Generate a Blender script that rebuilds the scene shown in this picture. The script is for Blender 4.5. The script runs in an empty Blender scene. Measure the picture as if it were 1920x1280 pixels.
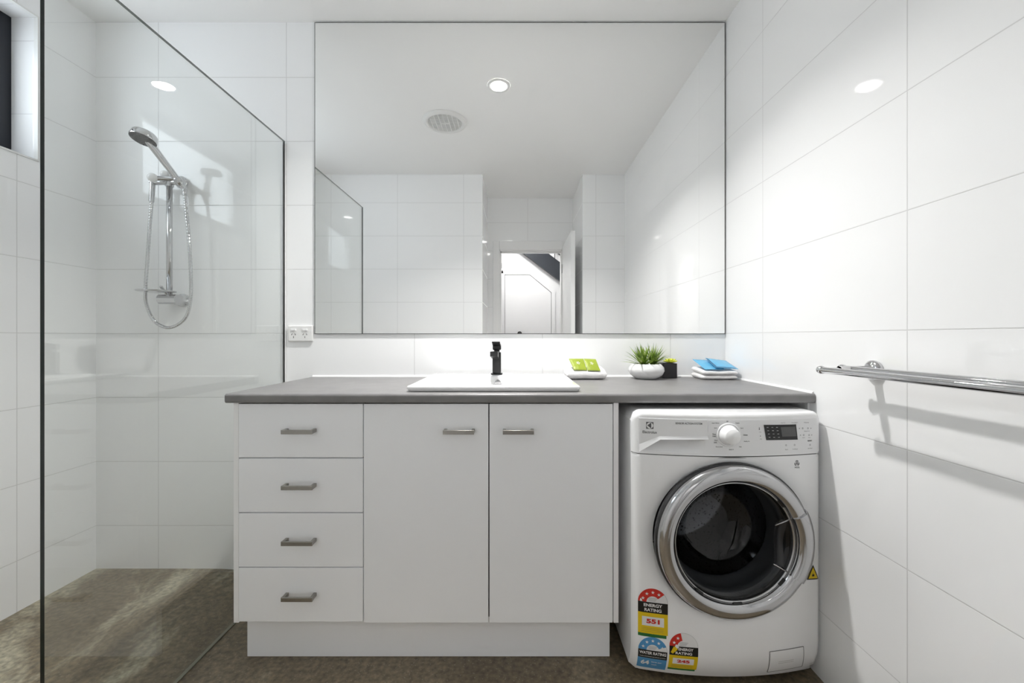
import bpy, bmesh, math, random
from mathutils import Vector, Matrix, noise
random.seed(7)
S = bpy.context.scene
C = S.collection
PI = math.pi

# ------------------------------------------------------------------ camera
EYE = 1.10
F = 765.0                                   # focal length in pixels at 1920 wide
VX, VY = 968.0, 632.0                       # vanishing point of the depth direction
cd = bpy.data.cameras.new('camera'); cam = bpy.data.objects.new('camera', cd); C.objects.link(cam)
cam.location = (0, 0, EYE); cam.rotation_euler = (PI/2, 0, 0)
cd.sensor_width = 36.0; cd.lens = F/1920*36.0
cd.shift_x = (960-VX)/1920; cd.shift_y = (VY-640)/1920
cd.clip_start = .01; cd.clip_end = 60
S.camera = cam

# ------------------------------------------------------------------ world and lights
w = bpy.data.worlds.new('world'); S.world = w; w.use_nodes = True
bg = w.node_tree.nodes['Background']; bg.inputs[0].default_value = (.86, .93, 1.0, 1); bg.inputs[1].default_value = 2.4
SKY_Z = None
def portal(name, loc, rot, sx, sy):
    l = bpy.data.lights.new(name, 'AREA'); l.shape = 'RECTANGLE'; l.size = sx; l.size_y = sy; l.cycles.is_portal = True
    o = bpy.data.objects.new(name, l); C.objects.link(o); o.location = loc; o.rotation_euler = rot
portal('window_portal', (-2.16, 1.18, 2.12), (0, -PI/2, 0), .56, .98)

DOWNLIGHT_POWER = 7.5        # watts of the downlight's beam
DOWNLIGHT_STRENGTH = 30.0     # its diffuser
HALL_FILL_STRENGTH = 27.0  # emission of the fill light added in the hall

S.view_settings.view_transform = 'Standard'
S.view_settings.look = 'None'
S.view_settings.exposure = 1.44
S.view_settings.gamma = 1.0
S.view_settings.use_curve_mapping = False
S.cycles.use_denoising = True
S.cycles.max_bounces = 40; S.cycles.diffuse_bounces = 32; S.cycles.glossy_bounces = 24
S.cycles.transparent_max_bounces = 16; S.cycles.transmission_bounces = 8
S.cycles.sample_clamp_indirect = 30.0
S.cycles.caustics_reflective = True; S.cycles.caustics_refractive = False

# ------------------------------------------------------------------ materials
def newmat(name):
    m = bpy.data.materials.new(name); m.use_nodes = True
    return m, m.node_tree, m.node_tree.nodes['Principled BSDF']
def mat(name, col, rough=.5, metal=0.0, spec=.5, coat=0.0, bump=0.0, bscale=200.0, var=0.0, vscale=6.0):
    m, nt, p = newmat(name)
    p.inputs['Base Color'].default_value = (*col, 1); p.inputs['Roughness'].default_value = rough
    p.inputs['Metallic'].default_value = metal; p.inputs['Specular IOR Level'].default_value = spec
    p.inputs['Coat Weight'].default_value = coat
    tc = nt.nodes.new('ShaderNodeTexCoord')
    if bump:
        n = nt.nodes.new('ShaderNodeTexNoise'); n.inputs['Scale'].default_value = bscale
        b = nt.nodes.new('ShaderNodeBump'); b.inputs['Strength'].default_value = bump; b.inputs['Distance'].default_value = .002
        nt.links.new(tc.outputs['Object'], n.inputs['Vector']); nt.links.new(n.outputs['Fac'], b.inputs['Height'])
        nt.links.new(b.outputs['Normal'], p.inputs['Normal'])
    if var:
        n = nt.nodes.new('ShaderNodeTexNoise'); n.inputs['Scale'].default_value = vscale; n.inputs['Detail'].default_value = 6
        r = nt.nodes.new('ShaderNodeValToRGB')
        r.color_ramp.elements[0].position = .3; r.color_ramp.elements[1].position = .7
        r.color_ramp.elements[0].color = (*[c*(1-var) for c in col], 1); r.color_ramp.elements[1].color = (*[min(1, c*(1+var)) for c in col], 1)
        nt.links.new(tc.outputs['Object'], n.inputs['Vector']); nt.links.new(n.outputs['Fac'], r.inputs['Fac'])
        nt.links.new(r.outputs['Color'], p.inputs['Base Color'])
    return m
def emit(name, col, s):
    m, nt, p = newmat(name); nt.nodes.remove(p)
    e = nt.nodes.new('ShaderNodeEmission'); e.inputs[0].default_value = (*col, 1); e.inputs[1].default_value = s
    nt.links.new(e.outputs[0], nt.nodes['Material Output'].inputs[0]); return m
def clear(name, tint, rough=0.0, ior=1.5, boost=1.0):
    m, nt, p = newmat(name); nt.nodes.remove(p)
    t = nt.nodes.new('ShaderNodeBsdfTransparent'); t.inputs[0].default_value = (*tint, 1)
    g = nt.nodes.new('ShaderNodeBsdfGlossy'); g.inputs['Roughness'].default_value = rough; g.inputs[0].default_value = (1, 1, 1, 1)
    f = nt.nodes.new('ShaderNodeFresnel'); f.inputs[0].default_value = ior
    ge = nt.nodes.new('ShaderNodeNewGeometry'); mi = nt.nodes.new('ShaderNodeMapRange')     # same reflectance from both sides of a face
    mi.inputs['To Min'].default_value = ior; mi.inputs['To Max'].default_value = 1/ior
    nt.links.new(ge.outputs['Backfacing'], mi.inputs['Value']); nt.links.new(mi.outputs[0], f.inputs['IOR'])
    mu = nt.nodes.new('ShaderNodeMath'); mu.operation = 'MULTIPLY'; mu.inputs[1].default_value = boost; mu.use_clamp = True
    x = nt.nodes.new('ShaderNodeMixShader')
    nt.links.new(f.outputs[0], mu.inputs[0]); nt.links.new(mu.outputs[0], x.inputs[0])
    nt.links.new(t.outputs[0], x.inputs[1]); nt.links.new(g.outputs[0], x.inputs[2])
    nt.links.new(x.outputs[0], nt.nodes['Material Output'].inputs[0]); return m
def tile_mat(name, axis, u0, col=(.925, .93, .935)):
    """glossy white 600 x 300 wall tiles, stacked, fine grey joints; world metres"""
    m, nt, p = newmat(name); N = nt.nodes.new; L = nt.links.new
    tc = N('ShaderNodeTexCoord'); sx = N('ShaderNodeSeparateXYZ'); L(tc.outputs['Object'], sx.inputs[0])
    def dist(out, o0, half):
        a = N('ShaderNodeMath'); a.operation = 'SUBTRACT'; L(out, a.inputs[0]); a.inputs[1].default_value = o0
        b = N('ShaderNodeMath'); b.operation = 'PINGPONG'; L(a.outputs[0], b.inputs[0]); b.inputs[1].default_value = half
        return b
    du = dist(sx.outputs[axis], u0, .3); dv = dist(sx.outputs['Z'], .2175, .15)
    mn = N('ShaderNodeMath'); mn.operation = 'MINIMUM'; L(du.outputs[0], mn.inputs[0]); L(dv.outputs[0], mn.inputs[1])
    mr = N('ShaderNodeMapRange'); mr.inputs['From Min'].default_value = .0009; mr.inputs['From Max'].default_value = .0018
    L(mn.outputs[0], mr.inputs['Value'])
    mx = N('ShaderNodeMix'); mx.data_type = 'RGBA'; mx.inputs[6].default_value = (.68, .68, .68, 1); mx.inputs[7].default_value = (*col, 1)
    L(mr.outputs[0], mx.inputs[0]); L(mx.outputs[2], p.inputs['Base Color'])
    rr = N('ShaderNodeMapRange'); rr.inputs['To Min'].default_value = .7; rr.inputs['To Max'].default_value = .05
    L(mr.outputs[0], rr.inputs['Value']); L(rr.outputs[0], p.inputs['Roughness'])
    nz = N('ShaderNodeTexNoise'); nz.inputs['Scale'].default_value = 3.5; nz.inputs['Detail'].default_value = 1
    L(tc.outputs['Object'], nz.inputs['Vector'])
    ad = N('ShaderNodeMath'); ad.operation = 'MULTIPLY_ADD'; L(nz.outputs['Fac'], ad.inputs[0]); ad.inputs[1].default_value = .5
    L(mr.outputs[0], ad.inputs[2])
    b = N('ShaderNodeBump'); b.inputs['Strength'].default_value = .5; b.inputs['Distance'].default_value = .0008
    L(ad.outputs[0], b.inputs['Height']); L(b.outputs['Normal'], p.inputs['Normal'])
    return m
def floor_mat():
    m, nt, p = newmat('polished concrete'); N = nt.nodes.new; L = nt.links.new
    tc = N('ShaderNodeTexCoord')
    mp = N('ShaderNodeMapping'); mp.inputs['Rotation'].default_value = (0, 0, .5); mp.inputs['Scale'].default_value = (1.6, .8, 1)
    L(tc.outputs['Object'], mp.inputs[0])
    n1 = N('ShaderNodeTexNoise'); n1.inputs['Scale'].default_value = 1.6; n1.inputs['Detail'].default_value = 7; n1.inputs['Roughness'].default_value = .62; n1.inputs['Distortion'].default_value = .5
    L(mp.outputs[0], n1.inputs['Vector'])
    n2 = N('ShaderNodeTexNoise'); n2.inputs['Scale'].default_value = 60; n2.inputs['Detail'].default_value = 5; L(tc.outputs['Object'], n2.inputs['Vector'])
    v = N('ShaderNodeTexVoronoi'); v.inputs['Scale'].default_value = 85; L(tc.outputs['Object'], v.inputs['Vector'])
    r1 = N('ShaderNodeValToRGB'); e = r1.color_ramp.elements
    e[0].position = .34; e[0].color = (.125, .098, .066, 1); e[1].position = .68; e[1].color = (.46, .44, .35, 1)
    k = e.new(.5); k.color = (.19, .155, .108, 1)
    k = e.new(.57); k.color = (.34, .31, .24, 1)
    # the slab is paler towards the left wall and darker outside the shower
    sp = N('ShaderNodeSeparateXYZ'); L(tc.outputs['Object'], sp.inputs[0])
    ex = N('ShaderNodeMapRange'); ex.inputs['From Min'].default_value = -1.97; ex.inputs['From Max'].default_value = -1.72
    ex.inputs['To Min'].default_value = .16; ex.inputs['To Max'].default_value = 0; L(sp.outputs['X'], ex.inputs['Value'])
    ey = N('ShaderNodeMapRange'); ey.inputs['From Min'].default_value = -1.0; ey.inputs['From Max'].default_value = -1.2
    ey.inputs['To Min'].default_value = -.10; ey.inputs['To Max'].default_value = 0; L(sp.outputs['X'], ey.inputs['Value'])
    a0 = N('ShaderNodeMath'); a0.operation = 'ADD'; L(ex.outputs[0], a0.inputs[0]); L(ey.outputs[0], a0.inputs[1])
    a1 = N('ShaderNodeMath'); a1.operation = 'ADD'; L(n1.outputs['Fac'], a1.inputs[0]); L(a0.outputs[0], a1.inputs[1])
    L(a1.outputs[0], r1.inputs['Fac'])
    r2 = N('ShaderNodeValToRGB'); r2.color_ramp.elements[0].position = .25; r2.color_ramp.elements[0].color = (.48, .47, .45, 1)
    r2.color_ramp.elements[1].position = .75; r2.color_ramp.elements[1].color = (1.55, 1.52, 1.42, 1)
    L(n2.outputs['Fac'], r2.inputs['Fac'])
    mx = N('ShaderNodeMix'); mx.data_type = 'RGBA'; mx.blend_type = 'MULTIPLY'; mx.inputs[0].default_value = 1
    L(r1.outputs['Color'], mx.inputs[6]); L(r2.outputs['Color'], mx.inputs[7])
    r3 = N('ShaderNodeValToRGB'); r3.color_ramp.elements[0].position = .10; r3.color_ramp.elements[0].color = (1, 1, 1, 1)
    r3.color_ramp.elements[1].position = .22; r3.color_ramp.elements[1].color = (0, 0, 0, 1)
    L(v.outputs['Distance'], r3.inputs['Fac'])
    mu = N('ShaderNodeMath'); mu.operation = 'MULTIPLY'; mu.inputs[1].default_value = .35; L(r3.outputs['Color'], mu.inputs[0])
    m2 = N('ShaderNodeMix'); m2.data_type = 'RGBA'; m2.inputs[7].default_value = (.42, .39, .33, 1)
    L(mu.outputs[0], m2.inputs[0]); L(mx.outputs[2], m2.inputs[6]); L(m2.outputs[2], p.inputs['Base Color'])
    rr = N('ShaderNodeMapRange'); rr.inputs['To Min'].default_value = .22; rr.inputs['To Max'].default_value = .5
    L(n2.outputs['Fac'], rr.inputs['Value']); L(rr.outputs[0], p.inputs['Roughness'])
    b = N('ShaderNodeBump'); b.inputs['Strength'].default_value = .35; b.inputs['Distance'].default_value = .001
    L(n2.outputs['Fac'], b.inputs['Height']); L(b.outputs['Normal'], p.inputs['Normal'])
    return m
def drum_mat():
    m, nt, p = newmat('perforated steel'); N = nt.nodes.new; L = nt.links.new
    p.inputs['Metallic'].default_value = 1; p.inputs['Roughness'].default_value = .25
    tc = N('ShaderNodeTexCoord'); v = N('ShaderNodeTexVoronoi'); v.inputs['Scale'].default_value = 75; L(tc.outputs['Object'], v.inputs['Vector'])
    r = N('ShaderNodeValToRGB'); r.color_ramp.elements[0].position = .2; r.color_ramp.elements[0].color = (.01, .01, .01, 1)
    r.color_ramp.elements[1].position = .3; r.color_ramp.elements[1].color = (.42, .42, .43, 1)
    L(v.outputs['Distance'], r.inputs['Fac']); L(r.outputs['Color'], p.inputs['Base Color']); return m
def leaf_mat():
    m, nt, p = newmat('striped green leaf'); N = nt.nodes.new; L = nt.links.new
    tc = N('ShaderNodeTexCoord'); n = N('ShaderNodeTexNoise'); n.inputs['Scale'].default_value = 45; L(tc.outputs['Object'], n.inputs['Vector'])
    r = N('ShaderNodeValToRGB'); e = r.color_ramp.elements
    e[0].position = .35; e[0].color = (.10, .17, .03, 1); e[1].position = .68; e[1].color = (.46, .52, .22, 1)
    k = e.new(.5); k.color = (.22, .35, .03, 1)
    L(n.outputs['Fac'], r.inputs['Fac']); L(r.outputs['Color'], p.inputs['Base Color']); p.inputs['Roughness'].default_value = .45
    return m

M = dict(
    tile_x=tile_mat('white gloss tile back', 'X', -.4775), tile_l=tile_mat('white gloss tile left', 'Y', 1.6095),
    tile_r=tile_mat('white gloss tile right', 'Y', 1.6225), ceil=mat('ceiling paint', (.95, .95, .945), .75),
    paint=mat('white paint', (.88, .88, .885), .6), gloss_paint=mat('satin white paint', (.88, .88, .88), .3),
    floor=floor_mat(), trim=mat('white plastic trim', (.8, .8, .79), .35), black=mat('black powder coated frame', (.006, .008, .014), .35),
    glass=clear('clear shower glass', (.965, .974, .968), 0, 1.5, 1.0), wglass=clear('window glass', (.97, .98, .98)),
    edge=mat('polished glass edge', (.006, .012, .010), .12), edge2=mat('polished glass side edge', (.16, .18, .17), .2),
    mirror=mat('mirror silver', (.965, .968, .965), 0.0, 1.0), medge=mat('mirror edge', (.14, .14, .14), .3),
    melamine=mat('white melamine', (.905, .915, .935), .42, bump=.05, bscale=300), carc=mat('white board', (.90, .90, .905), .45),
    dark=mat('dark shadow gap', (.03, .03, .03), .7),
    bench=mat('grey laminate', (.20, .195, .195), .38, var=.10, vscale=16, spec=.45, bump=.06, bscale=400),
    ceramic=mat('white ceramic', (.80, .80, .80), .08, coat=.3), nickel=mat('brushed nickel', (.36, .345, .32), .34, 1.0),
    chrome=mat('chrome', (.62, .62, .63), .07, 1.0), matt_black=mat('matt black metal', (.012, .012, .013), .3),
    white_pl=mat('white plastic', (.84, .84, .83), .3), slot=mat('dark slot', (.05, .05, .05), .6),
    grey_rub=mat('grey rubber', (.07, .07, .072), .5), enamel=mat('white enamel', (.925, .93, .94), .22),
    enamel2=mat('white satin plastic panel', (.84, .845, .855), .35), seam=mat('seam shadow', (.18, .18, .18), .6),
    smoke=clear('smoked door glass', (.42, .43, .45), 0, 1.5, .8), drum=drum_mat(), steel=mat('steel', (.5, .5, .51), .22, 1.0),
    ring=mat('chromed ring', (.54, .54, .55), .12, 1.0), gasket=mat('light grey rubber gasket', (.22, .22, .225), .45),
    darkrim=mat('dark rim', (.03, .03, .032), .2), disp=mat('black display', (.008, .008, .009), .15),
    lcd=mat('grey lcd', (.09, .09, .092), .2), ink=mat('grey print', (.12, .12, .125), .6), pale=mat('pale print', (.5, .5, .5), .6),
    red=mat('red print', (.62, .03, .02), .4), yellow=mat('yellow print', (.78, .55, .01), .4), green=mat('green print', (.02, .16, .04), .4),
    blue=mat('blue print', (.08, .30, .58), .4), inkblack=mat('black print', (.008, .008, .008), .4), white=mat('white print', (.82, .82, .82), .4),
    towel=mat('white towelling', (.86, .85, .85), .9, bump=.9, bscale=420), lime=mat('lime foil', (.27, .34, .03), .28, bump=.5, bscale=50),
    cyan=mat('sky blue foil', (.12, .42, .66), .22, bump=.6, bscale=40), navy=mat('dark blue print', (.01, .07, .18), .35),
    leaf=leaf_mat(), bud=mat('yellow green leaf', (.62, .66, .05), .5), soil=mat('dark pebbles', (.02, .018, .015), .9, bump=1, bscale=90),
    potblack=mat('black ceramic', (.012, .012, .014), .3), head=mat('grey nozzle plate', (.10, .10, .105), .5),
    knobw=mat('glossy white knob', (.94, .94, .94), .1), lamp=emit('lamp diffuser', (1, .985, .96), DOWNLIGHT_STRENGTH),
    hallfill=emit('hall fill diffuser', (1, .98, .95), HALL_FILL_STRENGTH), fan_in=mat('fan interior', (.20, .20, .19), .7),
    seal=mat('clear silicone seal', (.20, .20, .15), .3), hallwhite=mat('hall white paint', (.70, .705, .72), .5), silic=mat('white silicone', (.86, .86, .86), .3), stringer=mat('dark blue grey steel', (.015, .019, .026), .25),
)

# ------------------------------------------------------------------ mesh builder
class MB:
    def __init__(s): s.bm = bmesh.new(); s.mi = 0
    def _new(s, faces, smooth):
        for f in faces: f.material_index = s.mi; f.smooth = smooth
    def poly(s, pts, smooth=False):
        f = s.bm.faces.new([s.bm.verts.new(p) for p in pts]); s._new([f], smooth); return s
    def box(s, x0, x1, y0, y1, z0, z1, bev=0, seg=2, mtx=None, faces=None):
        r = bmesh.ops.create_cube(s.bm, size=1); vs = r['verts']
        for v in vs:
            v.co = Vector(((x0+x1)/2+v.co.x*(x1-x0), (y0+y1)/2+v.co.y*(y1-y0), (z0+z1)/2+v.co.z*(z1-z0)))
        fs = {f for v in vs for f in v.link_faces}
        s._new(fs, False)
        if faces:
            for f in fs:
                f.normal_update(); n = f.normal
                for key, mi in faces.items():
                    ax, sg = 'xyz'.index(key[0]), (1 if key[1] == '+' else -1)
                    if n[ax]*sg > .9: f.material_index = mi
        if bev:
            es = list({e for v in vs for e in v.link_edges})
            rb = bmesh.ops.bevel(s.bm, geom=es, offset=bev, segments=seg, affect='EDGES', profile=.5)
            for f in rb['faces']: f.smooth = True
            vs = list({v for f in rb['faces'] for v in f.verts} | {v for v in vs if v.is_valid})
        if mtx is not None:
            for v in vs: v.co = mtx @ v.co
        return s
    def grid(s, fn, nu, nv, smooth=True, flip=False, wrap=False):
        V = [[s.bm.verts.new(fn(i/nu, j/nv)) for j in range(nv+1)] for i in range(nu if wrap else nu+1)]
        for i in range(nu):
            for j in range(nv):
                a, b = V[i], V[(i+1) % len(V)]
                q = [a[j], b[j], b[j+1], a[j+1]]
                if flip: q.reverse()
                s._new([s.bm.faces.new(q)], smooth)
        return V
    def lathe(s, prof, origin, axis, n=48, smooth=True, a0=0, a1=2*PI):
        """prof: (radius, distance along axis)"""
        ax = Vector(axis).normalized(); t = Vector((0, 0, 1)) if abs(ax.z) < .9 else Vector((1, 0, 0))
        u = ax.cross(t).normalized(); v = ax.cross(u).normalized(); o = Vector(origin)
        full = abs(a1-a0-2*PI) < 1e-6
        rows = []
        for k in range(n if full else n+1):
            a = a0+(a1-a0)*k/n; d = u*math.cos(a)+v*math.sin(a)
            rows.append([s.bm.verts.new(o+d*max(r, 1e-5)+ax*h) for r, h in prof])
        for k in range(n):
            A, B = rows[k], rows[(k+1) % len(rows)]
            for j in range(len(prof)-1):
                s._new([s.bm.faces.new((A[j], A[j+1], B[j+1], B[j]))], smooth)
        return s
    def cyl(s, p0, p1, r, n=24, r1=None, caps=True):
        p0, p1 = Vector(p0), Vector(p1); d = p1-p0; L = d.length; r1 = r if r1 is None else r1
        s.lathe([(r, 0), (r1, L)], p0, d, n)
        if caps:
            b = min(.0015, r*.2)
            s.lathe([(0, 0), (r, 0)], p0, d, n, False); s.lathe([(r1, L), (0, L)], p0, d, n, False)
        return s
    def sphere(s, c, r, n=20, sc=(1, 1, 1)):
        c = Vector(c)
        s.grid(lambda u, v: c+Vector((r*sc[0]*math.sin(PI*v)*math.cos(2*PI*u), r*sc[1]*math.sin(PI*v)*math.sin(2*PI*u), r*sc[2]*math.cos(PI*v))), n, n//2, wrap=True)
        return s
    def tube(s, pts, r, n=12, rf=None, close=True):
        pts = [Vector(p) for p in pts]; rings = []; prev = None
        for i, p in enumerate(pts):
            t = (pts[min(i+1, len(pts)-1)]-pts[max(i-1, 0)]).normalized()
            if prev is None:
                a = Vector((0, 0, 1)) if abs(t.z) < .9 else Vector((1, 0, 0)); prev = t.cross(a).normalized()
            prev = (prev-t*prev.dot(t)).normalized(); b = t.cross(prev)
            rr = r if rf is None else rf(i/(len(pts)-1), i)
            rings.append([s.bm.verts.new(p+(prev*math.cos(2*PI*k/n)+b*math.sin(2*PI*k/n))*rr) for k in range(n)])
        for i in range(len(rings)-1):
            for k in range(n):
                s._new([s.bm.faces.new((rings[i][k], rings[i][(k+1) % n], rings[i+1][(k+1) % n], rings[i+1][k]))], True)
        if close:
            s._new([s.bm.faces.new(rings[0][::-1]), s.bm.faces.new(rings[-1])], False)
        return s
    def prism(s, pts2, P0, P1):
        """pts2 polygon mapped by P0 (one face) and P1 (other face)"""
        a = [s.bm.verts.new(P0(*p)) for p in pts2]; b = [s.bm.verts.new(P1(*p)) for p in pts2]; n = len(a)
        fs = [s.bm.faces.new(a), s.bm.faces.new(b[::-1])]
        for i in range(n): fs.append(s.bm.faces.new((a[i], b[i], b[(i+1) % n], a[(i+1) % n])))
        s._new(fs, False); return s
    def flat(s, pts2, P):
        """filled 2-D polygon laid on surface P, cut finely enough to follow it"""
        f = s.bm.faces.new([s.bm.verts.new(P(*p)) for p in pts2]); s._new([f], False); return s
    def text(s, txt, cx, cy, P, height=None, width=None, bold=0.0, align='CENTER'):
        cu = bpy.data.curves.new('t', 'FONT'); cu.body = txt; cu.align_x = 'CENTER'; cu.size = 1; cu.resolution_u = 3; cu.offset = bold
        o = bpy.data.objects.new('t', cu); C.objects.link(o); me = o.to_mesh()
        vs = [v.co.copy() for v in me.vertices]; fs = [list(p.vertices) for p in me.polygons]
        o.to_mesh_clear(); bpy.data.objects.remove(o); bpy.data.curves.remove(cu)
        if not vs: return s
        x0 = min(v.x for v in vs); x1 = max(v.x for v in vs); y0 = min(v.y for v in vs); y1 = max(v.y for v in vs)
        ky = height/(y1-y0) if height else width/(x1-x0); kx = width/(x1-x0) if width else ky
        W = [s.bm.verts.new(P(cx+(v.x-(x0+x1)/2)*kx, cy+(v.y-(y0+y1)/2)*ky)) for v in vs]
        for f in fs:
            try: s._new([s.bm.faces.new([W[i] for i in f])], False)
            except ValueError: pass
        return s
    def m(s, i): s.mi = i; return s
    def build(s, name, mats, parent=None, recalc=True):
        if recalc: bmesh.ops.recalc_face_normals(s.bm, faces=s.bm.faces[:])
        off = Vector((0, 0, 0)); q = parent
        while q is not None: off += q.location; q = q.parent
        me = bpy.data.meshes.new(name)
        for v in s.bm.verts: v.co -= off
        s.bm.to_mesh(me); s.bm.free()
        for x in (mats if isinstance(mats, (list, tuple)) else [mats]): me.materials.append(M[x])
        o = bpy.data.objects.new(name, me); C.objects.link(o); o.parent = parent
        return o

def thing(name, label, cat, loc, group=None):
    o = bpy.data.objects.new(name, None); C.objects.link(o); o.location = loc; o.empty_display_size = .05
    o['label'] = label; o['category'] = cat
    if group: o['group'] = group
    return o
def tag(o, label, cat, group=None):
    o['label'] = label; o['category'] = cat
    if group: o['group'] = group
    return o
def struct(o): o['kind'] = 'structure'; return o

# ------------------------------------------------------------------ room shell
XL, XR, YB, YR, YD, H = -1.97, .98, 1.9125, .1125, -.5275, 2.575
AX0, AX1 = -.306, .60
T = .12
struct(MB().box(XL-.25, XR+T, YB, YB+T, -.1, H+.1).build('wall_back', 'tile_x'))
struct(MB().box(XR, XR+T, YR-.8, YB, -.1, H+.1).build('wall_right', 'tile_r'))
WY0, WY1, WZ0, WZ1 = .69, 1.6775, 1.828, 2.414
m = MB()
m.box(XL-.25, XL, WY1, YB, -.1, H+.1); m.box(XL-.25, XL, YR-.8, WY0, -.1, H+.1)
m.box(XL-.25, XL, WY0, WY1, -.1, WZ0); m.box(XL-.25, XL, WY0, WY1, WZ1, H+.1)
struct(m.build('wall_left', 'tile_l'))
struct(MB().box(XL, AX0, YD, YR, -.1, H+.1).build('wall_rear', 'tile_x'))
struct(MB().box(AX1, XR, YD, YR, -.1, H+.1).build('wall_rear_right', 'tile_x'))
DX0, DX1, DZ = -.185, .49, 2.03
m = MB()
m.box(XL, DX0, YD-.1, YD, -.1, H+.1); m.box(DX1, XR, YD-.1, YD, -.1, H+.1); m.box(DX0, DX1, YD-.1, YD, DZ, H+.1)
struct(m.build('wall_entry', 'tile_x'))
struct(MB().box(XL-.25, XR+T, -2.2, YB+T, H, H+.1).build('ceiling', 'ceil'))
# floor: shower zone falls very slightly towards the room
def fz(x, y):
    t = max(0, min(1, (-1.09-x)/.35)); return .0 + .016*t*t*(3-2*t)
m = MB(); xs = [-2.3, -1.97, -1.8, -1.7, -1.6, -1.5, -1.44, -1.38, -1.32, -1.26, -1.2, -1.14, -1.09, -.9, -.3, .3, .98, 1.3]
yy = [-2.3, -1, 0, .6, 1.2, 1.6, YB, YB+.1]
V = [[m.bm.verts.new((x, y, fz(x, y))) for y in yy] for x in xs]
for i in range(len(xs)-1):
    for j in range(len(yy)-1):
        f = m.bm.faces.new((V[i][j], V[i+1][j], V[i+1][j+1], V[i][j+1])); f.smooth = True
struct(m.build('floor', 'floor'))
# hall beyond the door
HY = -1.75
struct(MB().box(XL-.25, XR+T, HY-.1, HY, -.1, H+.1).build('wall_hall', 'hallwhite'))
struct(MB().box(XL-.25, XL-.15, HY, YD-.1, -.1, H+.1).build('wall_hall_left', 'paint'))
struct(MB().box(XR+T-.1, XR+T, HY, YR-.8, -.1, H+.1).build('wall_hall_right', 'paint'))

# window in the left wall above the shower
win = bpy.data.objects.new('window_1', None); C.objects.link(win); win.location = (XL-.1, (WY0+WY1)/2, WZ0); struct(win)
FX0, FX1 = XL-.16, XL-.105
m = MB(); fw = .05
m.box(FX0, FX1, WY1-fw, WY1, WZ0, WZ1, .002); m.box(FX0, FX1, WY0, WY0+fw, WZ0, WZ1, .002)
m.box(FX0, FX1, WY0+fw, WY1-fw, WZ0, WZ0+fw, .002); m.box(FX0, FX1, WY0+fw, WY1-fw, WZ1-fw, WZ1, .002)
m.build('window_frame', 'black', win)
m = MB(); a, b, c, d = WY0+.055, WY1-.055, WZ0+.055, WZ1-.055; t = .03
m.box(FX0+.01, FX1-.012, b-t, b, c, d, .002); m.box(FX0+.01, FX1-.012, a, a+t, c, d, .002)
m.box(FX0+.01, FX1-.012, a+t, b-t, c, c+t, .002); m.box(FX0+.01, FX1-.012, a+t, b-t, d-t, d, .002)
m.build('window_sash', 'black', win)
MB().box(FX0+.022, FX0+.027, a+.02, b-.02, c+.02, d-.02).build('window_pane', 'wglass', win)
# thin tile trim round the opening
m = MB(); e = .006; q = .004
m.box(XL-.012, XL+q, WY1-.0012, WY1+e, WZ0-e, WZ1+e); m.box(XL-.012, XL+q, WY0-e, WY0+.0012, WZ0-e, WZ1+e)
m.box(XL-.012, XL+q, WY0, WY1, WZ0-e, WZ0+.0012); m.box(XL-.012, XL+q, WY0, WY1, WZ1-.0012, WZ1+e)
m.build('window_trim', 'trim', win)

# door: jamb, architrave and the open leaf
dr = bpy.data.objects.new('door_1', None); C.objects.link(dr); dr.location = (DX1, YD, 0); struct(dr)
m = MB()
m.box(DX0, DX0+.014, YD-.11, YD+.005, 0, DZ); m.box(DX1-.014, DX1, YD-.11, YD+.005, 0, DZ); m.box(DX0, DX1, YD-.11, YD+.005, DZ-.014, DZ)
m.box(DX0+.014, DX0+.026, YD-.075, YD-.045, 0, DZ-.014); m.box(DX0+.014, DX1-.014, YD-.075, YD-.045, DZ-.026, DZ-.014)
m.build('door_jamb', 'gloss_paint', dr)
m = MB()
m.box(DX0-.062, DX0+.004, YD, YD+.016, 0, DZ+.09, .004); m.box(DX1-.004, DX1+.062, YD, YD+.016, 0, DZ+.09, .004)
m.box(DX0+.004, DX1-.004, YD, YD+.016, DZ-.004, DZ+.09, .004); m.build('architrave', 'gloss_paint', dr)
MB().box(.488, .525, YD+.018, YD+.70, .012, DZ+.02, .0015).build('door_leaf', 'gloss_paint', dr)
m = MB()
for z in (.25, 1.78): m.cyl((.484, YD+.017, z), (.484, YD+.017, z+.09), .006, 12)
m.build('hinge', 'steel', dr)

# ------------------------------------------------------------------ ceiling fittings
DLX, DLY = -.103, YB-.493
t = thing('downlight', 'round white recessed ceiling downlight that is lit, seen in the mirror', 'ceiling light', (DLX, DLY, H))
MB().lathe([(.044, -.001), (.046, -.006), (.064, -.006), (.067, -.001)], (DLX, DLY, H), (0, 0, 1)).build('trim_ring', 'white_pl', t)
MB().lathe([(.0, -.0035), (.044, -.0035)], (DLX, DLY, H), (0, 0, 1)).build('diffuser', 'lamp', t)
l = bpy.data.lights.new('downlight_beam', 'AREA'); l.shape = 'DISK'; l.size = .09; l.energy = DOWNLIGHT_POWER; l.spread = math.radians(122); l.color = (1, .985, .965)
o = bpy.data.objects.new('downlight_beam', l); C.objects.link(o); o.parent = t; o.location = (0, 0, -.006)
FXc, FYc = -.488, YB-.895
t = thing('exhaust_fan', 'round white ceiling exhaust fan with a grey slotted grille, seen in the mirror', 'exhaust fan', (FXc, FYc, H))
MB().lathe([(.112, -.004), (.116, -.014), (.128, -.018), (.142, -.012), (.15, -.001)], (FXc, FYc, H), (0, 0, 1), 64).build('surround', 'white_pl', t)
MB().lathe([(0, -.0012), (.115, -.0012)], (FXc, FYc, H), (0, 0, 1), 48).build('fan_recess', 'fan_in', t)
m = MB()
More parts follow.
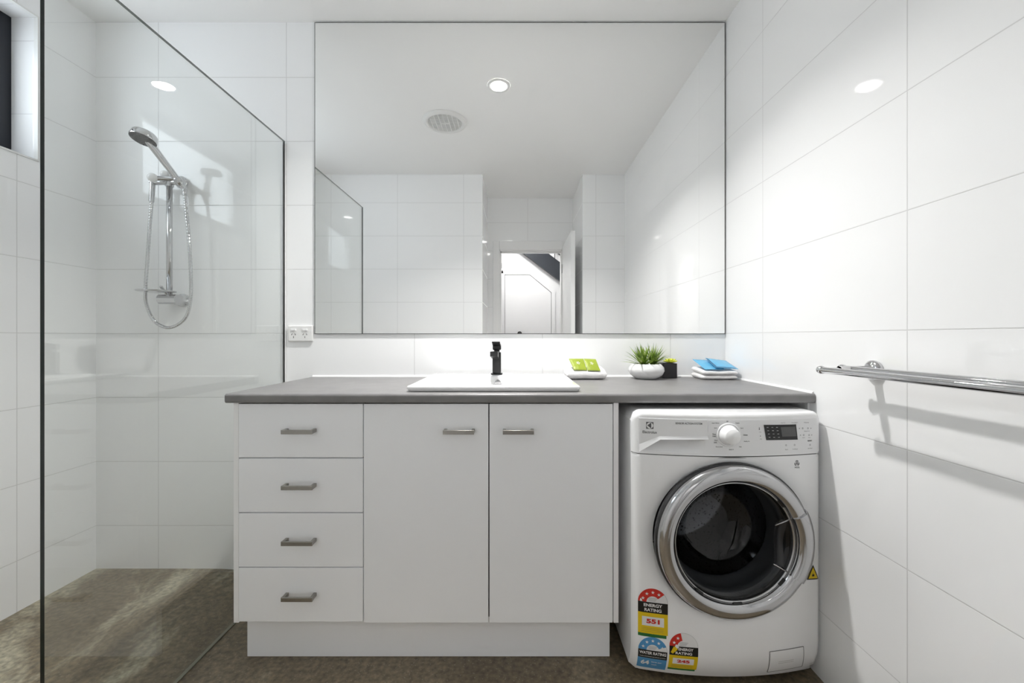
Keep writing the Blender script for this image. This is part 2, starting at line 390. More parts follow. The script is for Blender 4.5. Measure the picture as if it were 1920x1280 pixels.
for k in range(-13, 14):
    x = k*.0084; hw = math.sqrt(max(0, .112**2-x*x))
    m.box(FXc-hw, FXc+hw, FYc+x-.0016, FYc+x+.0016, H-.010, H-.004)
for k in range(-3, 4):
    x = k*.03; hw = math.sqrt(max(0, .112**2-x*x)); m.box(FXc+x-.0022, FXc+x+.0022, FYc-hw, FYc+hw, H-.0125, H-.006)
m.box(FXc-.028, FXc+.028, FYc-.006, FYc+.006, H-.0145, H-.006)
m.build('grille', 'white_pl', t)
t = thing('hall_fill_light', 'round fill light added on the hall ceiling out of view beyond the doorway', 'ceiling light', (.1, -1.15, H))  # added, unseen lamp: brightens the hall and fills the bathroom through the doorway
MB().lathe([(.16, -.001), (.165, -.03), (.15, -.034)], (.1, -1.15, H), (0, 0, 1)).build('rim', 'white_pl', t)
MB().lathe([(.0, -.03), (.151, -.03)], (.1, -1.15, H), (0, 0, 1)).build('diffuser', 'hallfill', t)

# ------------------------------------------------------------------ vanity
BF = 1.333                                   # bench front edge
t = thing('vanity_cabinet', 'white bathroom vanity with four drawers and two doors under the grey benchtop', 'cabinet', (-.3, 1.65, 0))
vz0, vz1 = .158, .880
m = MB()
m.box(-.933, -.917, 1.347, YB-.003, vz0, .883); m.box(.3215, .3375, 1.347, YB-.003, vz0, .883)
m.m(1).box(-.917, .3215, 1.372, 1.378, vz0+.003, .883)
m.m(0).box(-.917, .3215, 1.378, YB-.003, vz0, vz0+.016)
m.box(-.513, -.497, 1.38, YB-.003, vz0+.016, .883)
m.build('carcass', ['carc', 'dark'], t)
MB().box(-.9265, .3215, 1.405, 1.421, 0.001, vz0-.001, .001).build('kickboard', 'melamine', t)
def handle(x0, x1, z, parent):
    f = 1.347; m = MB(); yb = f-.030
    m.box(x0, x1, yb, yb+.006, z-.007, z+.007, .0012)
    for a, b in ((x0, x0+.010), (x1-.010, x1)):
        m.box(a, b, yb+.004, f+.001, z-.006, z+.006, .0012)
    return m.build('handle', 'nickel', parent)
dz = (vz1-vz0)/4
for k in range(4):
    z1 = vz1-k*dz; z0 = z1-dz+.0035
    d = MB().box(-.9165, -.5065, 1.347, 1.365, z0, z1, .0008, 1).build('drawer', 'melamine', t)
    handle(-.761, -.659, (z0+z1)/2+.002, d)
for x0, x1, hx in ((-.5035, -.0925, -.187), (-.0885, .3185, .0068)):
    d = MB().box(x0, x1, 1.347, 1.365, vz0, vz1, .0008, 1).build('door', 'melamine', t)
    handle(hx-.0505, hx+.0505, .7925, d)

t = thing('benchtop', 'long grey laminate benchtop over the vanity and the washing machine', 'benchtop', (0, 1.6, .884))
# slab with a rounded front, cut out for the basin
bz0, bz1 = .884, .915
bx0, bx1 = -.953, .9785
hx0, hx1, hy0, hy1 = -.34, .19, 1.42, 1.84
def prof():
    r = .009; P = []
    for k in range(7):
        a = PI/2*k/6; P.append((BF+r-r*math.sin(a), bz0+r-r*math.cos(a)))
    for k in range(7):
        a = PI/2*k/6; P.append((BF+r-r*math.cos(a), bz1-r+r*math.sin(a)))
    return P
pr = prof(); m = MB()
for a, b in ((bx0, hx0), (hx0, hx1), (hx1, bx1)):
    back = hy0 if a == hx0 else YB-.001
    pp = pr+[(back, bz1), (back, bz0)]
    m.prism(pp, lambda y, z, a=a: (a, y, z), lambda y, z, b=b: (b, y, z))
m.box(hx0, hx1, hy1, YB-.001, bz0, bz1)
bmesh.ops.remove_doubles(m.bm, verts=m.bm.verts[:], dist=1e-5)
m.build('slab', 'bench', t)
m = MB(); m.prism([(0, 0), (-.008, 0), (-.006, .004), (0, .008)], lambda y, z: (bx0, YB-.0005+y, bz1+z), lambda y, z: (bx1, YB-.0005+y, bz1+z))
m.prism([(0, 0), (-.007, 0), (-.005, .004), (0, .007)], lambda x, z: (XR-.0005+x, BF+.01, bz1+z), lambda x, z: (XR-.0005+x, YB, bz1+z))
m.build('sealant_bead', 'silic', t)
MB().box(.9715, .9785, 1.36, YB-.003, .80, .8838).build('wall_cleat', 'carc', t)

# ------------------------------------------------------------------ basin
BX0, BX1, BY0, BY1, BZ = -.372, .217, 1.376, 1.878, .9155
t = thing('basin', 'white rectangular ceramic drop-in basin set into the grey benchtop', 'basin', ((BX0+BX1)/2, 1.63, BZ))
def rrect(x0, x1, y0, y1, r, n=6):
    P = []
    for cx, cy, a in ((x1-r, y1-r, 0), (x0+r, y1-r, 90), (x0+r, y0+r, 180), (x1-r, y0+r, 270)):
        for k in range(n+1):
            q = math.radians(a+90*k/n); P.append((cx+r*math.cos(q), cy+r*math.sin(q)))
    return P
def loft(m, rings, smooth=True, cap_last=False, cap_first=False):
    R = [[m.bm.verts.new(p) for p in r] for r in rings]; n = len(R[0])
    for a, b in zip(R, R[1:]):
        for k in range(n): m._new([m.bm.faces.new((a[k], a[(k+1) % n], b[(k+1) % n], b[k]))], smooth)
    if cap_last: m._new([m.bm.faces.new(R[-1])], False)
    if cap_first: m._new([m.bm.faces.new(R[0])], False)
m = MB(); rt = BZ+.020
ix0, ix1, iy0, iy1 = -.318, .163, 1.455, 1.742
def ring(x0, x1, y0, y1, r, z): return [(x, y, z) for x, y in rrect(x0, x1, y0, y1, r)]
rings = [ring(BX0+.012, BX1-.012, BY0+.012, BY1-.012, .012, BZ), ring(BX0+.004, BX1-.004, BY0+.004, BY1-.004, .012, BZ+.0015),
         ring(BX0+.004, BX1-.004, BY0+.004, BY1-.004, .012, BZ+.006), ring(BX0, BX1, BY0, BY1, .013, BZ+.009),
         ring(BX0, BX1, BY0, BY1, .013, rt-.004), ring(BX0+.002, BX1-.002, BY0+.002, BY1-.002, .012, rt-.001), ring(BX0+.006, BX1-.006, BY0+.006, BY1-.006, .010, rt),
         ring(ix0-.008, ix1+.008, iy0-.008, iy1+.008, .03, rt), ring(ix0-.002, ix1+.002, iy0-.002, iy1+.002, .03, rt-.002),
         ring(ix0+.002, ix1-.002, iy0+.002, iy1-.002, .03, rt-.008), ring(ix0+.02, ix1-.02, iy0+.02, iy1-.012, .035, rt-.09),
         ring(ix0+.035, ix1-.035, iy0+.035, iy1-.025, .04, rt-.12), ring(ix0+.07, ix1-.07, iy0+.07, iy1-.06, .04, rt-.128),
         ring(-.12, -.03, 1.6, 1.66, .02, rt-.131)]
loft(m, rings, True, True); m.build('bowl', 'ceramic', t)
m = MB(); m.lathe([(0, 0), (.011, 0), (.014, .002), (.014, .006)], (-.078, iy1-.012, rt-.030), (0, 1, 0), 24)
m.build('overflow_ring', 'chrome', t)
MB().lathe([(0, .004), (.018, .003), (.03, .002), (.032, 0)], (-.077, 1.62, rt-.130), (0, 0, 1), 32).build('drain', 'chrome', t)

# ------------------------------------------------------------------ basin mixer tap
tx, ty, tz = -.0865, 1.818, rt
t = thing('basin_mixer_tap', 'matt black square mixer tap standing on the back ledge of the basin', 'tap', (tx, ty, tz))
MB().box(tx-.025, tx+.025, ty-.025, ty+.025, tz, tz+.005, .001).build('base_plate', 'matt_black', t)
MB().box(tx-.0185, tx+.0185, ty-.020, ty+.020, tz+.005, tz+.098, .002).build('body', 'matt_black', t)
m = MB()
m.prism([(.0, .070), (-.115, .085), (-.117, .104), (-.05, .104), (0, .096)], lambda y, z: (tx-.022, ty-.01+y, tz+z), lambda y, z: (tx+.010, ty-.01+y, tz+z))
m.build('spout', 'matt_black', t)
m = MB(); m.box(tx-.012, tx+.012, ty-.012, ty+.012, tz+.098, tz+.108)
m.box(tx-.018, tx+.019, ty-.020, ty+.022, tz+.108, tz+.134, .004)
m.prism([(-.018, .124), (-.085, .140), (-.085, .146), (.0, .136)], lambda y, z: (tx-.017, ty+y, tz+z), lambda y, z: (tx+.017, ty+y, tz+z))
m.build('lever', 'matt_black', t)

# ------------------------------------------------------------------ wall mirror
t = thing('wall_mirror', 'large frameless wall mirror above the benchtop reaching the ceiling', 'mirror', (.016, YB, 1.113))
mx0, mx1, mz0, mz1 = -.9425, .976, 1.1145, 2.570
m = MB().box(mx0, mx1, YB-.007, YB-.0012, mz0, mz1); m.build('edge', 'medge', t)
m = MB(); g = .0032
m.poly([(mx0+g, YB-.0074, mz0+g), (mx1-g, YB-.0074, mz0+g), (mx1-g, YB-.0074, mz1-g), (mx0+g, YB-.0074, mz1-g)]); o = m.build('silvered_glass', 'mirror', t, recalc=False)

# ------------------------------------------------------------------ power outlet
ox, oz = -1.0075, 1.1175
t = thing('power_outlet', 'white double power point on the tiles beside the mirror', 'power outlet', (ox, YB, oz-.04))
MB().box(ox-.0585, ox+.0585, YB-.011, YB-.0005, oz-.038, oz+.038, .005, 3).build('plate', 'white_pl', t)
for sx in (-.031, .022):
    MB().box(ox+sx-.010, ox+sx+.012, YB-.0150, YB-.010, oz+.013, oz+.022, .001).build('switch', 'knobw', t)
    m = MB()
    for dx, dzz, an in ((-.0075, -.004, .5), (.0085, -.004, -.5), (.0005, -.017, 0)):
        R = Matrix.Translation((ox+sx+dx, YB-.0112, oz+dzz)) @ Matrix.Rotation(an, 4, 'Y')
        m.box(-.0011, .0011, -.0006, .0006, -.004, .004, mtx=R)
    m.build('socket', 'slot', t)

# ------------------------------------------------------------------ shower screen
gx, gy0, gy1, gz1 = -1.085, .934, YB-.008, 2.015
t = thing('shower_screen', 'tall frameless clear glass shower panel beside the vanity', 'shower screen', (gx, 1.4, 0))
m = MB().box(gx-.005, gx+.005, gy0, gy1, .003, gz1, faces={'y-': 1, 'y+': 2, 'z+': 2, 'z-': 2}); m.build('glass_panel', ['glass', 'edge', 'edge2'], t)
MB().box(gx-.006, gx+.006, gy1, YB-.0003, .003, gz1-.01).build('wall_seal', 'silic', t)
MB().box(gx-.0055, gx+.0065, gy0, gy1, .0003, .004).build('floor_seal', 'seal', t)

# ------------------------------------------------------------------ shower set
def hp(px, py, y): return ((px-VX)*y/F, y, EYE-(py-VY)*y/F)
sxx, sy = -1.573, YB-.062
t = thing('shower_rail_set', 'chrome shower rail with hand shower and looped hose on the shower wall', 'shower', (sxx, YB, 1.2))
MB().tube([(sxx, sy, 1.262), (sxx, sy, 1.79)], .0115, 24).build('rail', 'chrome', t)
zt = 1.802
m = MB(); m.lathe([(0, .0), (.026, .0), (.028, .003), (.028, .012), (.018, .018), (.014, .06)], (-1.562, YB-.0005, 1.822), (0, -1, 0), 32)
m.build('top_wall_bracket', 'chrome', t)
m = MB(); m.cyl((-1.655, sy, zt), (-1.508, sy, zt), .0125, 24); m.cyl((sxx, sy, zt-.02), (sxx, sy, zt+.01), .016, 24)
m.cyl((sxx, sy, zt+.006), (-1.562, YB-.02, zt+.018), .012, 16)
m.build('diverter_body', 'chrome', t)
for kx, ky, kz, kr in ((*hp(286, 333, 1.805), .0195), (*hp(309, 327, 1.848), .0175)):
    k = MB().sphere((kx, ky, kz), kr, 28).build('knob', 'knobw', t)
    if ky < sy-.02: MB().cyl((kx+.004, ky+.006, kz-.001), (kx+.062, sy, zt+.016), .0115, 16).build('knob_stem', 'chrome', k)
    else: MB().cyl((kx, ky, kz-.010), (kx, sy, zt+.004), .008, 16).build('knob_stem', 'chrome', k)
m = MB(); m.lathe([(0, 0), (.03, 0), (.032, .003), (.030, .012), (.022, .02), (.022, .05)], (-1.558, YB-.0005, 1.272), (0, -1, 0), 32)
m.cyl((-1.615, sy, 1.272), (-1.535, sy, 1.272), .022, 28)
m.build('mixer', 'chrome', t)
m = MB(); m.cyl((sxx, sy-.005, 1.285), (sxx+.004, sy-.05, 1.325), .006, 12); m.build('mixer_lever', 'chrome', t)
m = MB(); m.lathe([(0, .0), (.060, .0), (.070, .003), (.072, .007), (.068, .006), (.058, .003), (0, .002)], (-1.602, sy-.035, 1.300), (0, 0, 1), 40)
m.build('soap_dish', 'chrome', t)
# hand shower
hb = Vector((-1.508, sy-.004, 1.780)); hh = Vector(hp(281, 268, 1.745))
ax = (hh-hb).normalized()
m = MB(); m.cyl(hb-ax*.01, hb+ax*.200, .0115, 20, .0150)
m.lathe([(.0135, 0), (.0175, .004), (.0175, .03), (.0135, .034)], hb+ax*.008, ax, 24)
hs = m.build('hand_shower', 'chrome', t)
nrm = Vector((-.09, -.27, -.96)).normalized(); hc = Vector(hp(268, 262, 1.72))
m = MB(); m.lathe([(0, -.036), (.02, -.035), (.038, -.032), (.044, -.026), (.0475, -.004), (.046, 0)], hc, nrm, 48); m.build('spray_head', 'chrome', hs)
m = MB(); m.lathe([(0, .0012), (.042, .001), (.046, -.0005)], hc, nrm, 48)
u = nrm.orthogonal().normalized(); v = nrm.cross(u)
for rr, nn in ((.012, 6), (.024, 12), (.033, 18), (.040, 22)):
    for k in range(nn):
        p = hc+(u*math.cos(2*PI*k/nn)+v*math.sin(2*PI*k/nn))*rr; m.cyl(p, p+nrm*.0032, .0016, 6)
m.build('nozzle_plate', 'head', hs)
# hose
def spline(P, n=26):
    P = [Vector(p) for p in P]; out = []
    Q = [P[0]*2-P[1]]+P+[P[-1]*2-P[-2]]
    for i in range(1, len(Q)-2):
        for k in range(n):
            s_ = k/n; a, b, c, d = Q[i-1:i+3]
            out.append(.5*((2*b)+(-a+c)*s_+(2*a-5*b+4*c-d)*s_*s_+(-a+3*b-3*c+d)*s_**3))
    out.append(P[-1]); return out
hy = 1.845
H_ = [hp(345, 352, hy), hp(350, 400, hy), hp(355, 460, hy), hp(358, 520, hy), hp(357, 565, hy), hp(346, 598, hy), hp(318, 614, hy), hp(291, 603, hy), hp(275, 572, hy), hp(273, 540, hy),
      hp(277, 480, hy), hp(281, 420, hy), hp(285, 372, hy), hp(287, 352, hy)]
m = MB(); m.tube(spline(H_, 40), .0068, 12, rf=lambda s_, i: .0068+(.0007 if i % 4 < 2 else -.0006)); m.build('hose', 'chrome', t)
m = MB(); m.cyl(hp(286.5, 340, hy), hp(284, 378, hy), .0105, 16)
m.build('hose_nut', 'chrome', t)
MB().cyl(hb-ax*.012, hp(346.5, 366, hy), .0088, 16).build('hose_nut', 'chrome', t)

# ------------------------------------------------------------------ towel rail
rz = 1.009
t = thing('towel_rail', 'chrome double towel rail fixed to the tiled wall above the washing machine side', 'towel rail', (XR, .8, rz))
m = MB()
for y in (1.112, .30):
    b = MB(); b.lathe([(0, 0), (.025, 0), (.027, .003), (.027, .010), (.020, .016), (.012, .018), (.011, .1)], (XR-.0005, y, rz+.001), (-1, 0, 0), 32)
    b.cyl((.885, y, rz), (.858, y, rz), .0085, 16)
    b.build('wall_bracket', 'chrome', t)
for x, dz_ in ((.853, .0), (.912, .004)):
    b = MB(); b.cyl((x, 1.135, rz+dz_), (x, .25, rz+dz_), .0088, 24)
    for yy_, sg in ((1.135, 1), (.25, -1)):
        b.lathe([(.0088, -.002), (.0105, 0), (.0115, .006), (.010, .013), (.005, .017), (0, .018)], (x, yy_, rz+dz_), (0, sg, 0), 24)
    b.build('bar', 'chrome', t)

# ------------------------------------------------------------------ washing machine
WX0, WX1 = .370, .970; WC = .670
WT = .866
def fy(x, z):
    dx = abs(x-WC); y = 1.295-.038*(1-min(1, dx/.3)**2)
    if dx > .276:
        q = min(1, (dx-.276)/.024); y += .022*(1-math.sqrt(max(0, 1-q*q)))
    if z < .13: y += .030*((.13-z)/.10)**2
    return y
def fxz(px, py):
    x, z = .67, .5
    y = 1.28
    for _ in range(40):
        y = y*.6+fy(x, z)*.4; x = (px-VX)*y/F; z = EYE-(py-VY)*y/F
    return x, z
def P(off): return lambda x, z: (x, fy(x, z)-off, z)
t = thing('washing_machine', 'white front loading washing machine under the right end of the benchtop', 'washing machine', (WC, 1.57, 0))
wy1 = 1.855
def ztop(x):
    dx = abs(x-WC); r = .034
    return WT if dx < .3-r else WT-r+math.sqrt(max(0, r*r-(dx-.3+r)**2))
# cabinet shell: sides, top, back, underside
m = MB()
for X in (WX0, WX1):
    zs = [.03+(ztop(WX0)-.03)*k/30 for k in range(31)]
    m.grid(lambda u_, v_: (X, fy(X, .03+(ztop(WX0)-.03)*u_)*(1-v_)+wy1*v_, .03+(ztop(WX0)-.03)*u_), 30, 6)
m.grid(lambda u_, v_: ((WX0+.6*u_), (fy(WX0+.6*u_, .8)+.012)*(1-v_)+wy1*v_, ztop(WX0+.6*u_)), 60, 4)
m.grid(lambda u_, v_: (WX0+.6*u_, fy(WX0+.6*u_, .03)*(1-v_)+wy1*v_, .03), 24, 2)
m.grid(lambda u_, v_: (WX0+.6*u_, wy1, .03+(ztop(WX0+.6*u_)-.03)*v_), 40, 2)
m.build('cabinet', 'enamel', t)
m = MB(); m.grid(lambda u_, v_: (WX0+.001+.598*u_, fy(WX0+.001+.598*u_, .73)+.005, .726+.012*v_), 30, 1); m.build('seam', 'seam', t)
# front panel with a round opening
CX, CZ, R0 = .668, .473, .236
m = MB()
angs = sorted([2*PI*k/144 for k in range(144)]+[math.atan2(z-CZ, x-CX) % (2*PI) for x in (WX0, WX1) for z in (.03, .731)])
def edge_pt(a):
    c, s_ = math.cos(a), math.sin(a); ts = []
    if abs(c) > 1e-9: ts += [(WX0-CX)/c, (WX1-CX)/c]
    if abs(s_) > 1e-9: ts += [(.03-CZ)/s_, (.731-CZ)/s_]
    return min(q for q in ts if q > .05)
rows = []
for a in angs:
    e = edge_pt(a); row = []
    for k in range(15):
        r = R0+(e-R0)*(k/14); x, z = CX+r*math.cos(a), CZ+r*math.sin(a)
        dish = .012*max(0, 1-(r-R0)/.06)**2
        row.append(m.bm.verts.new((x, fy(x, z)+dish*(1 if k < 14 else 0), z)))
    rows.append(row)
for i in range(len(rows)):
    A, B = rows[i], rows[(i+1) % len(rows)]
    for k in range(14): m._new([m.bm.faces.new((A[k], A[k+1], B[k+1], B[k]))], True)
m.build('front_panel', 'enamel', t)
# control fascia (curls over the top edge)
m = MB()
def fascia(u_, v_):
    x = WX0+.6*u_; zt_ = ztop(x); zb = .7335
    prof_ = [(0, 0), (.25, 0), (.5, 0), (.75, 0), (1, 0)]
    L1 = zt_-.014-zb
    if v_ <= .6: return (x, fy(x, .8), zb+L1*v_/.6)
    a = (v_-.6)/.4*PI/2; return (x, fy(x, .8)+.014*(1-math.cos(a)), zt_-.014+.014*math.sin(a))
m.grid(fascia, 120, 40)
dl, dtop = fxz(1197, 783); _, dbot = fxz(1260, 849); drx, _ = fxz(1325, 783)
bmesh.ops.delete(m.bm, geom=[f for f in m.bm.faces if dl+.006 < f.calc_center_median().x < drx-.006 and dbot+.004 < f.calc_center_median().z < dtop-.004], context='FACES')
m.build('fascia', 'enamel', t)
def patch(m, x0, x1, z0, z1, off, nx=40, nz=16, rim=.002, slant=0.0):
    """thin plate following the curved front; off(x, z) = stand-off; slant shifts the right edge per height"""
    def g(u_, v_):
        z = z0+(z1-z0)*v_; xr = x1+slant*(z1-z); xl = x0+(slant*(z1-z) if x0 > WC-.1 else 0)
        x = xl+(xr-xl)*u_; return x, z
    m.grid(lambda u_, v_: (lambda q: (q[0], fy(q[0], .8 if q[1] > .7 else q[1])-off(*q), q[1]))(g(u_, v_)), nx, nz)
    for (fu, fv) in ((lambda k: k, lambda k: 0), (lambda k: k, lambda k: 1), (lambda k: 0, lambda k: k), (lambda k: 1, lambda k: k)):
        m.grid(lambda k, h: (lambda q: (q[0], fy(q[0], .8 if q[1] > .7 else q[1])-off(*q)*(1-h)+rim*h*0, q[1]))(g(fu(k), fv(k))), nx, 1, smooth=False)
dl, dtop = fxz(1197, 783); _, dbot = fxz(1260, 849); drx, _ = fxz(1325, 783); drb, _ = fxz(1330, 849)
ledge = fxz(1260, 823)[1]; lx0 = fxz(1198, 845)[0]; lx1 = fxz(1237, 823)[0]; lzl = fxz(1198, 841)[1]
def pocket(x, z):
    zt_ = ledge if x > lx1 else lzl+(ledge-lzl)*max(0, (x-lx0)/(lx1-lx0))
    if x < lx0+.002 or z > zt_ or z < dbot+.003 or x > drx-.003: return .0018
    q = (z-dbot)/(ledge-dbot); tr = min(1, max(0, (drx-x)/.05)); tr = tr*tr*(3-2*tr)
    return .0018-.040*q*tr*min(1, (x-lx0)/.02)
m = MB(); patch(m, dl, drx, dbot, dtop, pocket, 90, 48, slant=(drb-drx)/(dtop-dbot))
m.build('detergent_drawer', 'enamel2', t)
# ledge lip over the pocket
m = MB()
lip = [fxz(1198, 832), fxz(1236, 816.5), fxz(1326, 817), fxz(1327, 822.5), fxz(1237, 823), fxz(1198, 845)]
n_ = 20
for (a, b), (d, c) in (((lip[0], lip[1]), (lip[5], lip[4])), ((lip[1], lip[2]), (lip[4], lip[3]))):
    def LP(u_, v_, off, a=a, b=b, c=c, d=d):
        x = (a[0]*(1-u_)+b[0]*u_)*(1-v_)+(d[0]*(1-u_)+c[0]*u_)*v_; z = (a[1]*(1-u_)+b[1]*u_)*(1-v_)+(d[1]*(1-u_)+c[1]*u_)*v_
        return (x, fy(x, .8)-off, z)
    m.grid(lambda u_, v_: LP(u_, v_, .002+.004*v_), n_, 2, smooth=False)
    m.grid(lambda u_, v_: LP(u_, 1, .006*(1-v_)-.01*v_), n_, 1, smooth=False)
m.build('drawer_pull', 'enamel2', t)
px0, _ = fxz(1327, 783); px0b, _ = fxz(1332, 849); px1, _ = fxz(1530, 785)
m = MB(); patch(m, px0, .961, dbot, dtop, lambda x, z: .0018, 60, 4, slant=0)
m.build('control_panel', 'enamel2', t)
PF = P(.0022)
def PQ(px, py): return fxz(px, py)
# maker's emblem and lettering
m = MB(); ex, ez = fxz(1218, 797); hw = .0108
def ringseg(m, cx, cz, r0, r1, a0, a1, Pf, n=24):
    for k in range(n):
        q0, q1 = a0+(a1-a0)*k/n, a0+(a1-a0)*(k+1)/n
        m.flat([(cx+r0*math.cos(q0), cz+r0*math.sin(q0)), (cx+r1*math.cos(q0), cz+r1*math.sin(q0)), (cx+r1*math.cos(q1), cz+r1*math.sin(q1)), (cx+r0*math.cos(q1), cz+r0*math.sin(q1))], Pf)
m.m(0).flat([(ex-hw, ez-hw), (ex+hw, ez-hw), (ex+hw, ez+hw), (ex-hw, ez+hw)], P(.0022))
m.m(1).flat([(ex+hw*.9*math.cos(2*PI*k/32), ez+hw*.9*math.sin(2*PI*k/32)) for k in range(32)], P(.0026))
m.m(0).flat([(ex+hw*.28, ez+hw*.8), (ex-hw*.72, ez), (ex+hw*.28, ez-hw*.8)], P(.0030))
m.flat([(ex+hw*.28, ez+hw*.8), (ex+hw*.36, ez+hw*.8), (ex+hw*.36, ez-hw*.8), (ex+hw*.28, ez-hw*.8)], P(.0030))
m.build('maker_emblem', ['ink', 'white'], t); m = MB()
m.text('Electrolux', *fxz(1218, 809.5), P(.0024), height=.0085, width=.0425, bold=.02)
m.build('maker_lettering', 'ink', t); m = MB()
m.text('SENSOR ACTION SYSTEM', *fxz(1291, 793.5), P(.0024), width=.079, height=.0062, bold=.02)
m.build('drawer_lettering', 'ink', t)
# knob
kx_, kz_ = fxz(1365, 814.5); ky_ = fy(kx_, kz_)
m = MB(); m.lathe([(.0365, -.002), (.0365, .0045), (.033, .006), (.031, .004)], (kx_, ky_, kz_), (0, -1, 0), 56); kb = m.build('knob_surround', 'enamel2', t)
m = MB(); m.lathe([(.031, .003), (.030, .007), (.026, .018), (.024, .029), (.022, .032), (.0, .033)], (kx_, ky_, kz_), (0, -1, 0), 56)
m.build('programme_knob', 'enamel', t)
# printed programme names and symbols
m = MB()
L_ = [('Off', 1363, 789.5, .006), ('Super Silence', 1341, 792.8, .022), ('Spin', 1341, 802, .008), ('Rinse', 1338.5, 813.3, .010), ('Drain', 1338.5, 817.3, .010),
      ('Wool', 1341.5, 825, .009), ('Silk', 1341, 829, .010), ('Energy Saver', 1348, 837.3, .021), ('Quick 14', 1370.5, 842.3, .014), ('Cottons', 1382, 792.5, .012),
      ('Sport', 1390.5, 802.3, .009), ('Delicates', 1397, 814.8, .014), ('Healthy Air', 1399.5, 827, .018), ('Daily', 1387.5, 837.2, .008)]
for s_, px, py, wd in L_: m.text(s_, *fxz(px, py), PF, width=wd, height=.0042, bold=.02)
m.build('dial_print', 'ink', t); m = MB()
for s_, px, py, wd in (('Delay Start', 1467.5, 792.3, .015), ('Cycle progress', 1489, 791.8, .022), ('Time', 1511, 791.6, .018), ('Spin', 1512, 807.8, .020), ('Options', 1506, 820, .010), ('Dry', 1517, 820, .008),
                       ('Start', 1474, 842, .010), ('Time Manager', 1490, 841.3, .020), ('Start Pause', 1518, 839.8, .016), ('Temp', 1424.5, 809.5, .007), ('Iron', 1426, 822.3, .006)):
    m.text(s_, *fxz(px, py), PF, width=wd, height=.0030, bold=.01)
m.text('REMIX', *fxz(1517.5, 825.6), PF, width=.016, height=.004, bold=.03)
for px, py in ((1504, 802.4), (1514, 802.4), (1506, 815), (1516, 815), (1473, 834), (1489, 833.6), (1518, 833.4)):
    x, z = fxz(px, py); ringseg(m, x, z, .0017, .0026, 0, 2*PI, PF, 12)
for px, py, sg in ((1498, 802.6, -1), (1519.5, 802.4, 1), (1500, 815.2, -1), (1521, 815, 1)):
    x, z = fxz(px, py); m.flat([(x+sg*.0022, z), (x-sg*.001, z+.002), (x-sg*.001, z-.002)], PF)
m.build('button_print', 'ink', t); m = MB()
x, z = fxz(1423, 803); m.flat([(x-.0014, z-.004), (x+.0014, z-.004), (x+.0008, z+.004), (x-.0008, z+.004)], PF)
x, z = fxz(1425, 816.5); m.flat([(x-.0016, z-.002), (x+.0016, z-.002), (x, z+.002)], PF)
m.build('indicator_print', 'ink', t)
# display
m = MB(); D4 = [fxz(1431, 796), fxz(1491.5, 795), fxz(1494.8, 823.5), fxz(1435.8, 824.5)]
def quad_on(m, q, off, n=14):
    m.grid(lambda u_, v_: (lambda x, z: (x, fy(x, .8 if z > .7 else z)-off, z))((q[3][0]*(1-u_)+q[2][0]*u_)*(1-v_)+(q[0][0]*(1-u_)+q[1][0]*u_)*v_, (q[3][1]*(1-u_)+q[2][1]*u_)*(1-v_)+(q[0][1]*(1-u_)+q[1][1]*u_)*v_), n, 3)
m.m(0); quad_on(m, D4, .0026)
m.m(1); quad_on(m, [fxz(1462.5, 800), fxz(1490, 799), fxz(1492.3, 817), fxz(1465.2, 818)], .0032)
m.m(2)
for r_ in range(4):
    for c_ in range(3):
        px, py = 1438+c_*8.8+r_*1.2, 800.5+r_*6.2; a, b = fxz(px, py); m.flat([(a-.003, b-.0007), (a+.003, b-.0007), (a+.003, b+.0007), (a-.003, b+.0007)], P(.0033))
m.build('display', ['disp', 'lcd', 'pale'], t)
# wool emblem under the fascia
m = MB(); x, z = fxz(1494, 868)
for k in range(3):
    a = PI/2+k*2*PI/3
    ringseg(m, x+.0035*math.cos(a), z+.0035*math.sin(a), .0018, .0032, 0, 2*PI, P(.0006), 14)
    ringseg(m, x+.0035*math.cos(a), z+.0035*math.sin(a), .0040, .0058, a-1.3, a+1.3, P(.0006), 14)
m.text('WOOL', *fxz(1494.5, 875.8), P(.0006), width=.018, height=.0055, bold=.01)
m.build('wool_emblem', 'ink', t)

# ------------- round door
DYc = 1.262
m = MB(); m.lathe([(.232, .02), (.2405, .006), (.241, -.004), (.237, -.012), (.233, -.010)], (CX, DYc, CZ), (0, 1, 0), 120); m.build('door_seal_rim', 'darkrim', t)
m = MB(); m.lathe([(.236, -.004), (.2362, -.012), (.232, -.024), (.222, -.032), (.208, -.035), (.196, -.033), (.188, -.026), (.184, -.014), (.183, .004)], (CX, DYc, CZ), (0, 1, 0), 160)
door = m.build('porthole_door', 'ring', t)
m = MB(); m.lathe([(.184, -.016), (.1815, -.018), (.179, -.012), (.177, .004)], (CX, DYc, CZ), (0, 1, 0), 120); m.build('inner_rim', 'steel', door)
m = MB(); m.lathe([(.183, -.006), (.176, -.004), (.163, .018), (.150, .075), (.138, .115), (.11, .138), (.06, .148), (0, .15)], (CX, DYc, CZ), (0, 1, 0), 96); m.build('door_glass', 'smoke', door)
